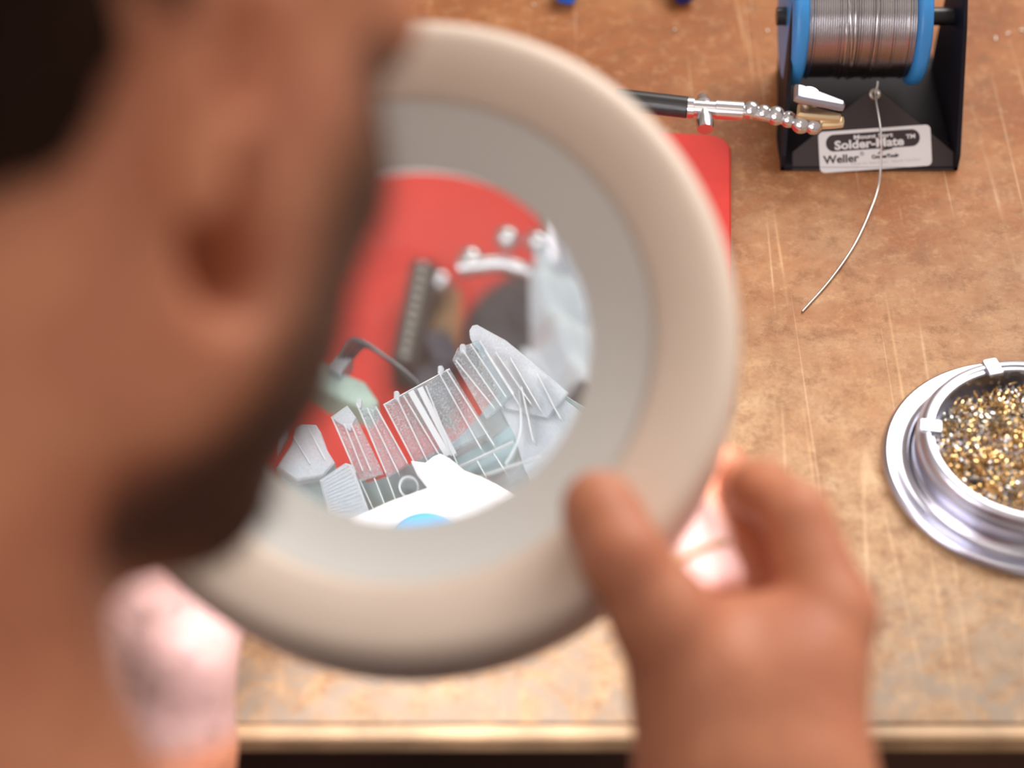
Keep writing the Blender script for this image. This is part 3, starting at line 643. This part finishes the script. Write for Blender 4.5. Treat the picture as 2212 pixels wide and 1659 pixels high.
# ------------------------------------------------------------------ the person
class Body:
    """smoothly blended solids sampled on a grid and skinned into one continuous surface"""
    def __init__(s, lo, hi, h):
        s.lo = np.array(lo, float); s.h = h; s.n = np.ceil((np.array(hi) - s.lo) / h).astype(int) + 1
        s.D = np.full(tuple(s.n), .03, np.float32)

    def win(s, lo, hi):
        a = np.maximum(0, np.floor((np.array(lo) - s.lo) / s.h).astype(int)); b_ = np.minimum(s.n, np.ceil((np.array(hi) - s.lo) / s.h).astype(int) + 1)
        if (b_ <= a).any(): return None, None
        g = [(s.lo[k] + s.h * np.arange(a[k], b_[k])).astype(np.float32) for k in range(3)]
        return tuple(slice(a[k], b_[k]) for k in range(3)), (g[0][:, None, None], g[1][None, :, None], g[2][None, None, :])

    def put(s, sl, d, k, sub=False):
        D = s.D[sl]
        if sub:
            d = -d; h = np.maximum(k - np.abs(D - d), 0) / k; s.D[sl] = np.maximum(D, d) + h * h * k * .25
        else:
            h = np.maximum(k - np.abs(D - d), 0) / k; s.D[sl] = np.minimum(D, d) - h * h * k * .25

    def cone(s, a, b_, ra, rb, k=.004, sub=False):
        a = np.array(a, float); b_ = np.array(b_, float); r = max(ra, rb) + max(.012, k * 1.2)
        sl, g = s.win(np.minimum(a, b_) - r, np.maximum(a, b_) + r)
        if sl is None: return
        ba = b_ - a; L2 = float(ba @ ba) + 1e-12
        p = [g[i] - np.float32(a[i]) for i in range(3)]
        t = np.clip((p[0] * ba[0] + p[1] * ba[1] + p[2] * ba[2]) / L2, 0, 1)
        d = np.sqrt((p[0] - ba[0] * t) ** 2 + (p[1] - ba[1] * t) ** 2 + (p[2] - ba[2] * t) ** 2) - (ra + (rb - ra) * t)
        s.put(sl, d.astype(np.float32), k, sub)

    def chain(s, pts, rs, k=.004):
        for i in range(len(pts) - 1): s.cone(pts[i], pts[i + 1], rs[i], rs[i + 1], k)

    def ell(s, c, r, ax=None, k=.01, sub=False):
        c = np.array(c, float); r = np.array(r, float); ax = np.eye(3) if ax is None else np.array(ax, float)
        m = r.max() + max(.012, k * 1.2); sl, g = s.win(c - m, c + m)
        if sl is None: return
        p = [g[i] - np.float32(c[i]) for i in range(3)]
        q = [(p[0] * ax[i][0] + p[1] * ax[i][1] + p[2] * ax[i][2]) for i in range(3)]
        k0 = np.sqrt(sum((q[i] / r[i]) ** 2 for i in range(3))); k1 = np.sqrt(sum((q[i] / r[i] ** 2) ** 2 for i in range(3))) + 1e-9
        s.put(sl, (k0 * (k0 - 1) / k1).astype(np.float32), k, sub)

    def mesh(s):
        D = s.D; S = D < 0
        a = np.zeros(tuple(s.n - 1), np.uint8)
        for i in (0, 1):
            for j in (0, 1):
                for k in (0, 1): a += S[i:s.n[0] - 1 + i, j:s.n[1] - 1 + j, k:s.n[2] - 1 + k]
        act = (a > 0) & (a < 8); I = np.argwhere(act); idx = np.full(act.shape, -1, np.int32); idx[act] = np.arange(len(I))
        P_ = np.zeros((len(I), 3)); C = np.zeros(len(I))
        for ax in range(3):
            o = [q for q in range(3) if q != ax]
            for u in (0, 1):
                for v in (0, 1):
                    p0 = I.copy(); p0[:, o[0]] += u; p0[:, o[1]] += v; p1 = p0.copy(); p1[:, ax] += 1
                    d0 = D[tuple(p0.T)]; d1 = D[tuple(p1.T)]; m = (d0 < 0) != (d1 < 0)
                    t = d0[m] / (d0[m] - d1[m]); q = p0[m].astype(float); q[:, ax] += t; P_[m] += q; C[m] += 1
        V = P_ / C[:, None]
        F = []
        for ax in range(3):
            o = [q for q in range(3) if q != ax]
            sl0 = [slice(None)] * 3; sl1 = [slice(None)] * 3; sl0[ax] = slice(0, -1); sl1[ax] = slice(1, None)
            E_ = S[tuple(sl0)] != S[tuple(sl1)]
            E_ = np.argwhere(E_); 
            E_ = E_[(E_[:, o[0]] > 0) & (E_[:, o[1]] > 0) & (E_[:, o[0]] < s.n[o[0]] - 1) & (E_[:, o[1]] < s.n[o[1]] - 1)]
            q = []
            for du, dv in ((-1, -1), (0, -1), (0, 0), (-1, 0)):
                c = E_.copy(); c[:, o[0]] += du; c[:, o[1]] += dv; q.append(idx[tuple(c.T)])
            q = np.stack(q, 1); fl = S[tuple(E_.T)]
            if ax == 1: fl = ~fl
            q[~fl] = q[~fl][:, ::-1]; F.append(q)
        F = np.concatenate(F); V = V * s.h + s.lo
        for it in range(2):
            acc = np.zeros_like(V); cnt = np.zeros(len(V))
            for a_, b_ in ((0, 1), (1, 2), (2, 3), (3, 0)):
                for x, y in ((a_, b_), (b_, a_)):
                    np.add.at(acc, F[:, x], V[F[:, y]]); np.add.at(cnt, F[:, x], 1)
            V = V * .5 + .5 * acc / np.maximum(cnt, 1)[:, None]
        return V, F


def raw_mesh(name, V, F, m, parent, attr=None):
    me = bpy.data.meshes.new(name); nf = len(F); k = F.shape[1]
    me.vertices.add(len(V)); me.vertices.foreach_set('co', V.astype(np.float32).ravel())
    me.loops.add(nf * k); me.loops.foreach_set('vertex_index', F.astype(np.int32).ravel())
    me.polygons.add(nf); me.polygons.foreach_set('loop_start', np.arange(0, nf * k, k, dtype=np.int32))
    me.update(calc_edges=True); me.materials.append(m); me.shade_smooth()
    if attr is not None:
        a = me.attributes.new('stubble', 'FLOAT', 'POINT'); a.data.foreach_set('value', attr.astype(np.float32))
    o = bpy.data.objects.new(name, me); COL.objects.link(o)
    if parent: o.parent = parent; o.location = -parent.location
    return o


# head frame: hr to the person's right, hf where the face points, hu to the crown
CM = -AW
ca = R(36)
hr = SR * math.cos(ca) + CM * math.sin(ca); hf = SR * math.sin(ca) - CM * math.cos(ca); hu = UP.copy()
_c, _s = math.cos(R(11)), math.sin(R(11))
roll = lambda v: (v @ CM) * CM + ((v @ SR) * _c + (v @ UP) * _s) * SR + (-(v @ SR) * _s + (v @ UP) * _c) * UP
hr, hf, hu = roll(hr), roll(hf), roll(hu)
EAR = P(488, 110, .430); HO = EAR - hr * .075
H = lambda r, f, u: HO + (hr * r + hf * f + hu * u) / 1000
HA = (hr, hf, hu)
NB = P(-300, 1760, .500)       # base of the neck
SHR = np.array([.060, -.520, .165]); SHL = np.array([-.355, -.49, .16])
ELR = np.array([.165, -.50, -.060]); ELL = np.array([-.345, -.42, -.060])


def px(*a): return P(a[0], a[1], a[2])


def build_body(h):
    B = Body((-.43, -.64, -.12), (.27, .0, .56), h)
    # torso top and arms
    B.cone(H(0, -16, -40), H(0, -34, -110), .056, .053, .02)
    B.cone(H(0, -34, -110), NB, .053, .062, .02)
    mid = (SHR + SHL) / 2
    B.cone(NB, mid + (0, 0, -.03), .062, .085, .03)
    B.cone(SHL, SHR, .058, .056, .04)
    B.cone(NB - (0, 0, .03), SHR, .036, .055, .04); B.cone(NB - (0, 0, .03), SHL, .036, .055, .04)
    B.cone(mid + (-.05, .0, -.06), mid + (-.05, -.02, -.30), .105, .11, .04); B.cone(mid + (.05, .0, -.06), mid + (.05, -.02, -.30), .105, .11, .04)
    # skull, jaw, face
    B.ell(H(0, 0, 55), (.076, .094, .084), HA, .02)
    B.ell(H(0, 30, 25), (.066, .066, .085), HA, .02)
    B.ell(H(0, 38, -25), (.062, .055, .070), HA, .025)
    for s in (1, -1):
        B.cone(H(s * 60, 2, -25), H(s * 50, 20, -66), .014, .015, .020)     # jaw ramus
        B.cone(H(s * 50, 20, -66), H(s * 20, 74, -100), .015, .018, .022)   # jaw line
        B.cone(H(s * 54, 45, -12), H(s * 46, 66, -18), .016, .016, .02)     # cheekbone
        B.cone(H(s * 48, 40, -50), H(s * 34, 66, -62), .020, .020, .03)     # cheek
        B.cone(H(s * 62, -22, -8), H(s * 22, 18, -150), .013, .012, .016)   # neck muscle
        B.cone(H(s * 12, 92, 28), H(s * 44, 82, 26), .010, .009, .014)      # brow
        B.ell(H(s * 31, 84, 10), (.013, .010, .010), HA, .004, True)        # eye socket
        B.ell(H(s * 31, 78, 10), (.0125, .0125, .0120), HA, .002)
        B.cone(H(s * 22, 88, 15), H(s * 40, 84, 14), .003, .003, .003)
        B.cone(H(s * 22, 88, 4.5), H(s * 40, 84, 5.5), .0025, .0025, .003)
    B.cone(H(0, 70, -96), H(0, 80, -92), .026, .019, .02)
    B.cone(H(0, 96, 20), H(0, 116, -18), .0075, .0100, .012); B.cone(H(-13, 102, -20), H(13, 102, -20), .0070, .0070, .008)
    B.cone(H(-20, 92, -42), H(20, 92, -42), .006, .006, .006); B.cone(H(-16, 92, -52), H(16, 92, -52), .0068, .0068, .006)
    B.cone(H(-20, 101, -47), H(20, 101, -47), .0015, .0015, .002, True)
    B.cone(H(0, 40, -90), H(0, 10, -150), .026, .024, .03)
    # ears
    for s in (1, -1):
        e = lambda f, u, o=0: H(s * (76 + o), f, u)
        B.ell(e(-6, 4, 2), (.006, .018, .030), (hr * s * .9 - hf * .35, hf * .95 + hr * s * .3, hu), .006)
        rim = [e(2, 14, 1), e(0, 27, 5), e(-12, 33, 9), e(-23, 24, 12), e(-24, 8, 12), e(-18, -10, 9), e(-11, -23, 5), e(-4, -30, 3), e(2, -26, 0)]
        B.chain(rim, [.0030, .0036, .0040, .0042, .0042, .0042, .0052, .0066, .0046], .004)
        B.cone(e(-13, 16, 8), e(-9, -12, 7), .0030, .0032, .004)
        B.ell(e(-3, -2, 7), (.007, .0095, .012), HA, .004, True)
        B.cone(e(3, 2, 1), e(4, -8, 1), .0042, .0042, .004)
    # hollow below the right and left ear lobes, behind the jaw
    for s in (1, -1): B.ell(H(s * 72, 16, -38), (.042, .0110, .018), (hr, hf * .9 + hu * .43, hu * .9 - hf * .43), .010, True)
    # ---------------- right arm and hand on the lamp rim
    wr = px(1610, 1745, .640); B.chain([SHR, ELR], [.050, .040], .03)
    w1, w2 = px(1545, 1700, .648), px(1715, 1700, .640)
    fo = ELR + (wr - ELR) * .45
    B.chain([ELR, fo], [.041, .040], .02); B.cone(fo - (.008, 0, 0), w1, .037, .0235, .02); B.cone(fo + (.008, 0, 0), w2, .037, .0235, .02)
    m1, m2, m3, m4 = px(1795, 1330, .660), px(1760, 1350, .682), px(1720, 1375, .703), px(1660, 1420, .722)
    B.cone(w1, px(1530, 1480, .652), .0235, .022, .014); B.cone(w2, px(1720, 1480, .652), .0235, .022, .014)
    B.cone(px(1530, 1490, .655), px(1610, 1440, .662), .022, .017, .014)
    for m, r, c in ((m1, .0150, px(1690, 1520, .650)), (m2, .0145, px(1680, 1530, .668)), (m3, .0140, px(1660, 1540, .684)), (m4, .0130, px(1610, 1550, .694))): B.cone(c, m, .020, r, .012)
    B.cone(px(1500, 1400, .660), px(1690, 1395, .664), .014, .015, .014)             # web between thumb and index
    B.chain([px(1530, 1500, .655), px(1438, 1340, .646), px(1345, 1205, .6455), px(1298, 1108, .6545), px(1290, 1088, .6560)], [.0215, .0150, .0125, .0112, .0098], .008)
    B.ell(px(1420, 1330, .650), (.013, .015, .012), None, .008)
    B.chain([m1, px(1722, 1118, .672), px(1645, 1058, .694), px(1602, 1060, .715)], [.0150, .0112, .0098, .0086], .004)       # index
    B.chain([m2, px(1640, 1140, .716), px(1566, 1030, .725), px(1480, 990, .7265)], [.0140, .0112, .0100, .0088], .004)        # middle
    B.chain([m3, px(1545, 1235, .742), px(1500, 1110, .752), px(1425, 1050, .752)], [.0135, .0112, .0100, .0088], .004)       # ring
    B.chain([m4, px(1530, 1350, .752), px(1430, 1320, .768), px(1345, 1310, .772)], [.0120, .0100, .0090, .0078], .004)       # little
    B.cone(px(1500, 1420, .690), px(1600, 1320, .735), .018, .014, .012)
    # ---------------- left arm and hand under the lamp
    wl_ = px(290, 1830, .775); B.chain([SHL, ELL], [.050, .041], .03); fl = ELL + (wl_ - ELL) * .5
    B.chain([ELL, fl], [.042, .040], .02)
    v1, v2 = px(262, 1760, .785), px(352, 1740, .780)
    B.cone(fl, v1, .038, .0230, .02); B.cone(fl, v2, .038, .0230, .02)
    n1, n2, n3, n4 = px(385, 1350, .792), px(330, 1310, .800), px(272, 1310, .808), px(225, 1330, .815)
    for n_, c in ((n1, v2), (n2, (v1 + v2) / 2), (n3, v1), (n4, v1)): B.cone(c, n_, .0225, .0150, .016)
    B.chain([px(385, 1600, .785), px(400, 1430, .780), px(470, 1290, .792), px(580, 1160, .812), px(650, 1045, .829)], [.0225, .0175, .0130, .0115, .0096], .010)
    B.chain([n1, px(450, 1190, .805), px(560, 1080, .828), px(645, 990, .846)], [.0145, .0112, .0100, .0088], .004)
    B.chain([n2, px(365, 1150, .815), px(470, 1040, .838), px(560, 990, .852)], [.0140, .0112, .0100, .0088], .004)
    B.chain([n3, px(280, 1165, .825), px(360, 1060, .848), px(450, 1000, .858)], [.0135, .0107, .0097, .0086], .004)
    B.chain([n4, px(205, 1210, .830), px(250, 1110, .850), px(330, 1050, .860)], [.0125, .0100, .0090, .0080], .004)
    return B.mesh()


def head_coords(V):
    q = (V - HO) * 1000; return q @ hr, q @ hf, q @ hu


def near_head(V):
    r, f, u = head_coords(V); return (r * r + (f - 20) ** 2 + u * u) < 150 ** 2


def beard_mask(V):
    r, f, u = head_coords(V)
    top = 17 + np.clip((u + 75) * .22, -6, 26)          # cheek line, nearer the ear on the jaw
    m = np.clip((f - top) / 26, 0, 1) * np.clip((28 - u) / 16, 0, 1) * ~((u > -14) & (f > 84))
    under = np.clip((u + 128) / 14, 0, 1)
    lips = ((np.abs(r) < 22) & (u > -58) & (u < -38)) | ((u > -30) & (np.abs(r) < 48) & (f > 78))
    return m * under * ~lips * near_head(V)


bv, bf = build_body(.0018)
mask = beard_mask(bv)
def palm_glare_mask(V):  # pale palm-side skin, plus lamp glare painted into the left hand's colour
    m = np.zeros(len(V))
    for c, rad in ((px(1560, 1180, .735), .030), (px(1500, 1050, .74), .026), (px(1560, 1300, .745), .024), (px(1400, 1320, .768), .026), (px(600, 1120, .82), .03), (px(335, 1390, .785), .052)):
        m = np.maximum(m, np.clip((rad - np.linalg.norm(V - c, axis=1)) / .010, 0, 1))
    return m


pmask = palm_glare_mask(bv)
sk = bpy.data.materials.new('brown_skin'); sk.use_nodes = True; nt = sk.node_tree; b_ = nt.nodes['Principled BSDF']
at = nt.nodes.new('ShaderNodeAttribute'); at.attribute_name = 'stubble'
tc_ = nt.nodes.new('ShaderNodeTexCoord'); nn = nt.nodes.new('ShaderNodeTexNoise'); nn.inputs['Scale'].default_value = 35; nn.inputs['Detail'].default_value = 4
nt.links.new(tc_.outputs['Object'], nn.inputs['Vector'])
cr = nt.nodes.new('ShaderNodeValToRGB'); cr.color_ramp.elements[0].position = .3; cr.color_ramp.elements[0].color = (.50, .18, .105, 1)
cr.color_ramp.elements[1].position = .72; cr.color_ramp.elements[1].color = (.64, .275, .155, 1)
nt.links.new(nn.outputs['Fac'], cr.inputs[0])
mx = nt.nodes.new('ShaderNodeMix'); mx.data_type = 'RGBA'; nt.links.new(at.outputs['Fac'], mx.inputs[0]); nt.links.new(cr.outputs[0], mx.inputs[6]); mx.inputs[7].default_value = (.10, .044, .028, 1)
at2 = nt.nodes.new('ShaderNodeAttribute'); at2.attribute_name = 'palm_glare'
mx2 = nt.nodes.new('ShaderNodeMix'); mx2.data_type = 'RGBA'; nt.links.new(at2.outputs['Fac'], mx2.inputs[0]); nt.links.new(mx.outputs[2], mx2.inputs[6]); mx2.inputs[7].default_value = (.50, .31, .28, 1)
nt.links.new(mx2.outputs[2], b_.inputs['Base Color']); b_.inputs['Roughness'].default_value = .5; b_.inputs['Specular IOR Level'].default_value = .35
b_.inputs['Subsurface Weight'].default_value = .12; b_.inputs['Subsurface Radius'].default_value = (1, .35, .2); b_.inputs['Subsurface Scale'].default_value = .004
n3_ = nt.nodes.new('ShaderNodeTexNoise'); n3_.inputs['Scale'].default_value = 260; nt.links.new(tc_.outputs['Object'], n3_.inputs['Vector'])
bp = nt.nodes.new('ShaderNodeBump'); bp.inputs['Strength'].default_value = .3; bp.inputs['Distance'].default_value = .0006
nt.links.new(n3_.outputs['Fac'], bp.inputs['Height']); nt.links.new(bp.outputs[0], b_.inputs['Normal'])

person = thing('person', (-.13, -.50, -.28), 'bearded person seen over the shoulder, bending towards the lens, right hand gripping the lamp rim', 'person')
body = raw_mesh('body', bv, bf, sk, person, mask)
pa_ = body.data.attributes.new('palm_glare', 'FLOAT', 'POINT'); pa_.data.foreach_set('value', pmask.astype(np.float32))


# outward normals per vertex for placing hair
fn = np.cross(bv[bf[:, 2]] - bv[bf[:, 0]], bv[bf[:, 3]] - bv[bf[:, 1]]); vn = np.zeros_like(bv)
for k in range(4): np.add.at(vn, bf[:, k], fn)
vn /= np.linalg.norm(vn, axis=1)[:, None] + 1e-12
rg = np.random.default_rng(5)
cen = bv.mean(0)
if ((vn * (bv - HO)).sum(1)[near_head(bv)]).mean() < 0: vn = -vn; bf = bf[:, ::-1]; body.data.flip_normals()


def hairs(name, cand, n, length, rad, flow, m, curl=.35, seg=4):
    ids = rg.choice(cand, n); V = []; F = []
    p = bv[ids] + rg.normal(0, .0009, (n, 3)); nn_ = vn[ids]; fl_ = flow(p) if callable(flow) else np.tile(flow, (n, 1))
    d = nn_ * .55 + fl_ * .75 + rg.normal(0, curl, (n, 3)); d /= np.linalg.norm(d, axis=1)[:, None]
    L_ = length * (.6 + .7 * rg.random(n)); side = np.cross(d, nn_ + 1e-3); side /= np.linalg.norm(side, axis=1)[:, None] + 1e-9; s2 = np.cross(d, side)
    rings = []; q = p - nn_ * .0006
    for k in range(seg + 1):
        r = rad * (1 - .75 * k / seg)
        for a in (0, 2.094, 4.189): rings.append(q + (side * math.cos(a) + s2 * math.sin(a)) * r)
        d = d + fl_ * .18 + rg.normal(0, curl * .45, (n, 3)); d /= np.linalg.norm(d, axis=1)[:, None]
        q = q + d * (L_ / seg)[:, None]
    V = np.stack(rings, 1).reshape(-1, 3); m_ = 3 * (seg + 1); base = np.arange(n)[:, None] * m_
    for k in range(seg):
        for a in range(3):
            a2 = (a + 1) % 3; F.append(base + np.array([k * 3 + a, k * 3 + a2, k * 3 + 3 + a2, k * 3 + 3 + a]))
    F = np.concatenate(F); return stuff(raw_mesh(name, V, F, m, person))


M_hair = mat('dark_hair', (.022, .010, .007), .5)
hairs('beard', np.nonzero(mask > .5)[0], 2600, .0065, .00022, -hu * .6 - hf * .1, mat('beard_hair', (.055, .026, .016), .5))
r_, f_, u_ = head_coords(bv)
hl = np.where(f_ < 6, 1.0 * np.minimum(f_, 6) - 6, 44 + np.clip(f_ - 30, 0, 60) * .35)
hm = near_head(bv) | ((r_ ** 2 + f_ ** 2 + (u_ - 60) ** 2) < 125 ** 2)
hm &= (u_ > hl) & (u_ > -85) & (f_ < 86) & ~((np.abs(r_) > 66) & (u_ < 42) & (f_ > -26))
# close-cropped cap of hair, a shell that follows the skull, plus strands
sel = hm[bf].all(1); F_ = bf[sel]; use = np.unique(F_); mp_ = np.full(len(bv), -1); mp_[use] = np.arange(len(use)); F_ = mp_[F_]
ed = np.sort(np.concatenate([F_[:, [0, 1]], F_[:, [1, 2]], F_[:, [2, 3]], F_[:, [3, 0]]]), axis=1)
ue, ct = np.unique(ed, axis=0, return_counts=True); rim_ = np.zeros(len(use), bool); rim_[ue[ct == 1].ravel()] = True
off = np.where(rim_, -.0005, .0045 + .0018 * rg.random(len(use)))
Vo = bv[use] + vn[use] * off[:, None]; Vi = bv[use] - vn[use] * .001
de = np.concatenate([F_[:, [0, 1]], F_[:, [1, 2]], F_[:, [2, 3]], F_[:, [3, 0]]]); ks = {tuple(e) for e in ue[ct == 1].tolist()}
bd = np.array([e for e in de.tolist() if tuple(sorted(e)) in ks]); nO = len(use)
side = np.stack([bd[:, 1], bd[:, 0], bd[:, 0] + nO, bd[:, 1] + nO], 1)
raw_mesh('head_hair', np.concatenate([Vo, Vi]), np.concatenate([F_, F_[:, ::-1] + nO, side]), mat('dark_hair_mass', (.018, .007, .004), .8, bump=.8, bscale=400, spec=.1), person)
hairs('hair_strands', np.nonzero(hm)[0], 5000, .016, .00028, -hu * .4 - hf * .4, M_hair)
la_ = np.nonzero((np.abs(bv - px(255, 1620, .775)).max(1) < .040) & (bv[:, 2] > -.2) & (vn @ CM > -.2) & ~near_head(bv))[0]
hairs('arm_hair', la_, 420, .009, .00012, np.array([-.6, .3, .1]), M_hair, .5)
ra_ = np.nonzero((np.abs(bv - px(1640, 1620, .62)).max(1) < .045) & (vn @ CM > .1))[0]
hairs('arm_hair', ra_, 300, .008, .00007, np.array([.3, -.6, .1]), mat('fine_hair', (.10, .05, .03), .6), .5)
# finger ring
d0 = px(1545, 1235, .742); d1 = px(1500, 1110, .752); dd = (d1 - d0) / np.linalg.norm(d1 - d0)
b = MB(); rc = d0 + dd * .006
h_ = np.cross(dd, (0, 0, 1)); h_ /= np.linalg.norm(h_); k_ = np.cross(dd, h_)
b.tube([rc + .0116 * (h_ * math.cos(a) + k_ * math.sin(a)) for a in np.linspace(0, 2 * math.pi, 49)[:48]] + [rc + .0116 * h_], .0013, 10, caps=False)
for k in range(34):
    a = 2 * math.pi * k / 34; b.ball(rc + .0129 * (h_ * math.cos(a) + k_ * math.sin(a)), .0009, 8)
b.build('finger_ring', mat('gold', (.30, .19, .07), .5, .4), person)
# thumb nail
T1 = px(1292, 1100, .6550); nd = (T1 - px(1345, 1205, .6455)); nd /= np.linalg.norm(nd); nn2 = LN * .95 + LU * .1; nn2 -= nd * (nn2 @ nd); nn2 /= np.linalg.norm(nn2); ns_ = np.cross(nd, nn2)
b = MB(); V = []
for i in range(9):
    for j in range(9):
        a = (j / 8 - .5) * 1.9; l_ = (i / 8 - .5) * .0135; q = .5 + .5 * math.sqrt(max(0, 1 - (2 * i / 8 - 1) ** 2 * .8))
        V.append(T1 + nd * (l_ + .001) + (ns_ * math.sin(a * q) + nn2 * math.cos(a * q)) * (.0106 - .0006 * (i / 8)))
b.add(V + [tuple(np.array(v) - nn2 * .0006) for v in V], [(i * 9 + j, i * 9 + j + 1, i * 9 + j + 10, i * 9 + j + 9) for i in range(8) for j in range(8)] + [(81 + i * 9 + j, 81 + i * 9 + j + 9, 81 + i * 9 + j + 10, 81 + i * 9 + j + 1) for i in range(8) for j in range(8)])
b.build('thumbnail', mat('nail', (.62, .33, .24), .3), person)
# shirt and trousers, outside the frame
SB = Body((-.46, -.70, -.40), (.24, -.30, .36), .006)
mid = (SHR + SHL) / 2
SB.cone(SHL, SHR, .066, .064, .04); SB.cone(NB - (0, .0, .03), mid + (0, 0, -.03), .058, .092, .03)
SB.cone(NB - (0, .0, .03), SHR, .046, .062, .04); SB.cone(NB - (0, .0, .03), SHL, .046, .062, .04)
for s in (-.05, .05): SB.cone(mid + (s, 0, -.06), mid + (s, -.02, -.38), .112, .120, .04)
SB.chain([SHR, SHR + (ELR - SHR) * .5], [.060, .056], .03); SB.chain([SHL, SHL + (ELL - SHL) * .5], [.060, .056], .03)
sv, sf = SB.mesh(); so = raw_mesh('t_shirt', sv, sf, mat('navy_cotton', (.03, .035, .06), .85, bump=.4), person)
TB = Body((-.44, -.72, -.78), (.22, -.02, -.24), .008)
for s in (-1, 1):
    hp = mid + (s * .07, -.03, -.44); kn = np.array([mid[0] + s * .13, -.08, -.31]); an = np.array([mid[0] + s * .13, -.12, -.72])
    TB.cone(hp, kn, .095, .068, .04); TB.cone(kn, an, .066, .045, .03)
TB.cone(mid + (-.07, -.02, -.40), mid + (.07, -.02, -.40), .115, .115, .04)
tv, tf = TB.mesh(); raw_mesh('trousers', tv, tf, mat('blue_denim', (.05, .08, .15), .85, bump=.4), person)
st = thing('stool', (mid[0], -.53, -.75), 'plain round stool under the seated person', 'stool')
b = MB(); b.lathe([(0, -.425), (.17, -.425), (.18, -.415), (.18, -.400), (.17, -.390), (0, -.390)], (mid[0], -.53, 0), (0, 0, 1), 48); b.build('seat', mat('black_vinyl', (.03, .03, .03), .4), st)
b = MB(); b.tube([(mid[0], -.53, -.74), (mid[0], -.53, -.42)], .022, 20); b.lathe([(0, -.7498), (.19, -.7498), (.19, -.738), (.03, -.72), (0, -.72)], (mid[0], -.53, 0), (0, 0, 1), 48); b.build('pedestal', M_chr, st)
for s in (-1, 1):
    FB = Body((mid[0] + s * .13 - .07, -.20, -.76), (mid[0] + s * .13 + .07, .13, -.62), .005)
    FB.cone((mid[0] + s * .13, -.13, -.715), (mid[0] + s * .14, .06, -.722), .034, .026, .02); FB.cone((mid[0] + s * .13, -.12, -.70), (mid[0] + s * .13, -.12, -.66), .036, .038, .02)
    fv, ff = FB.mesh(); raw_mesh('shoe', fv, ff, mat('dark_leather', (.03, .02, .015), .5), person)
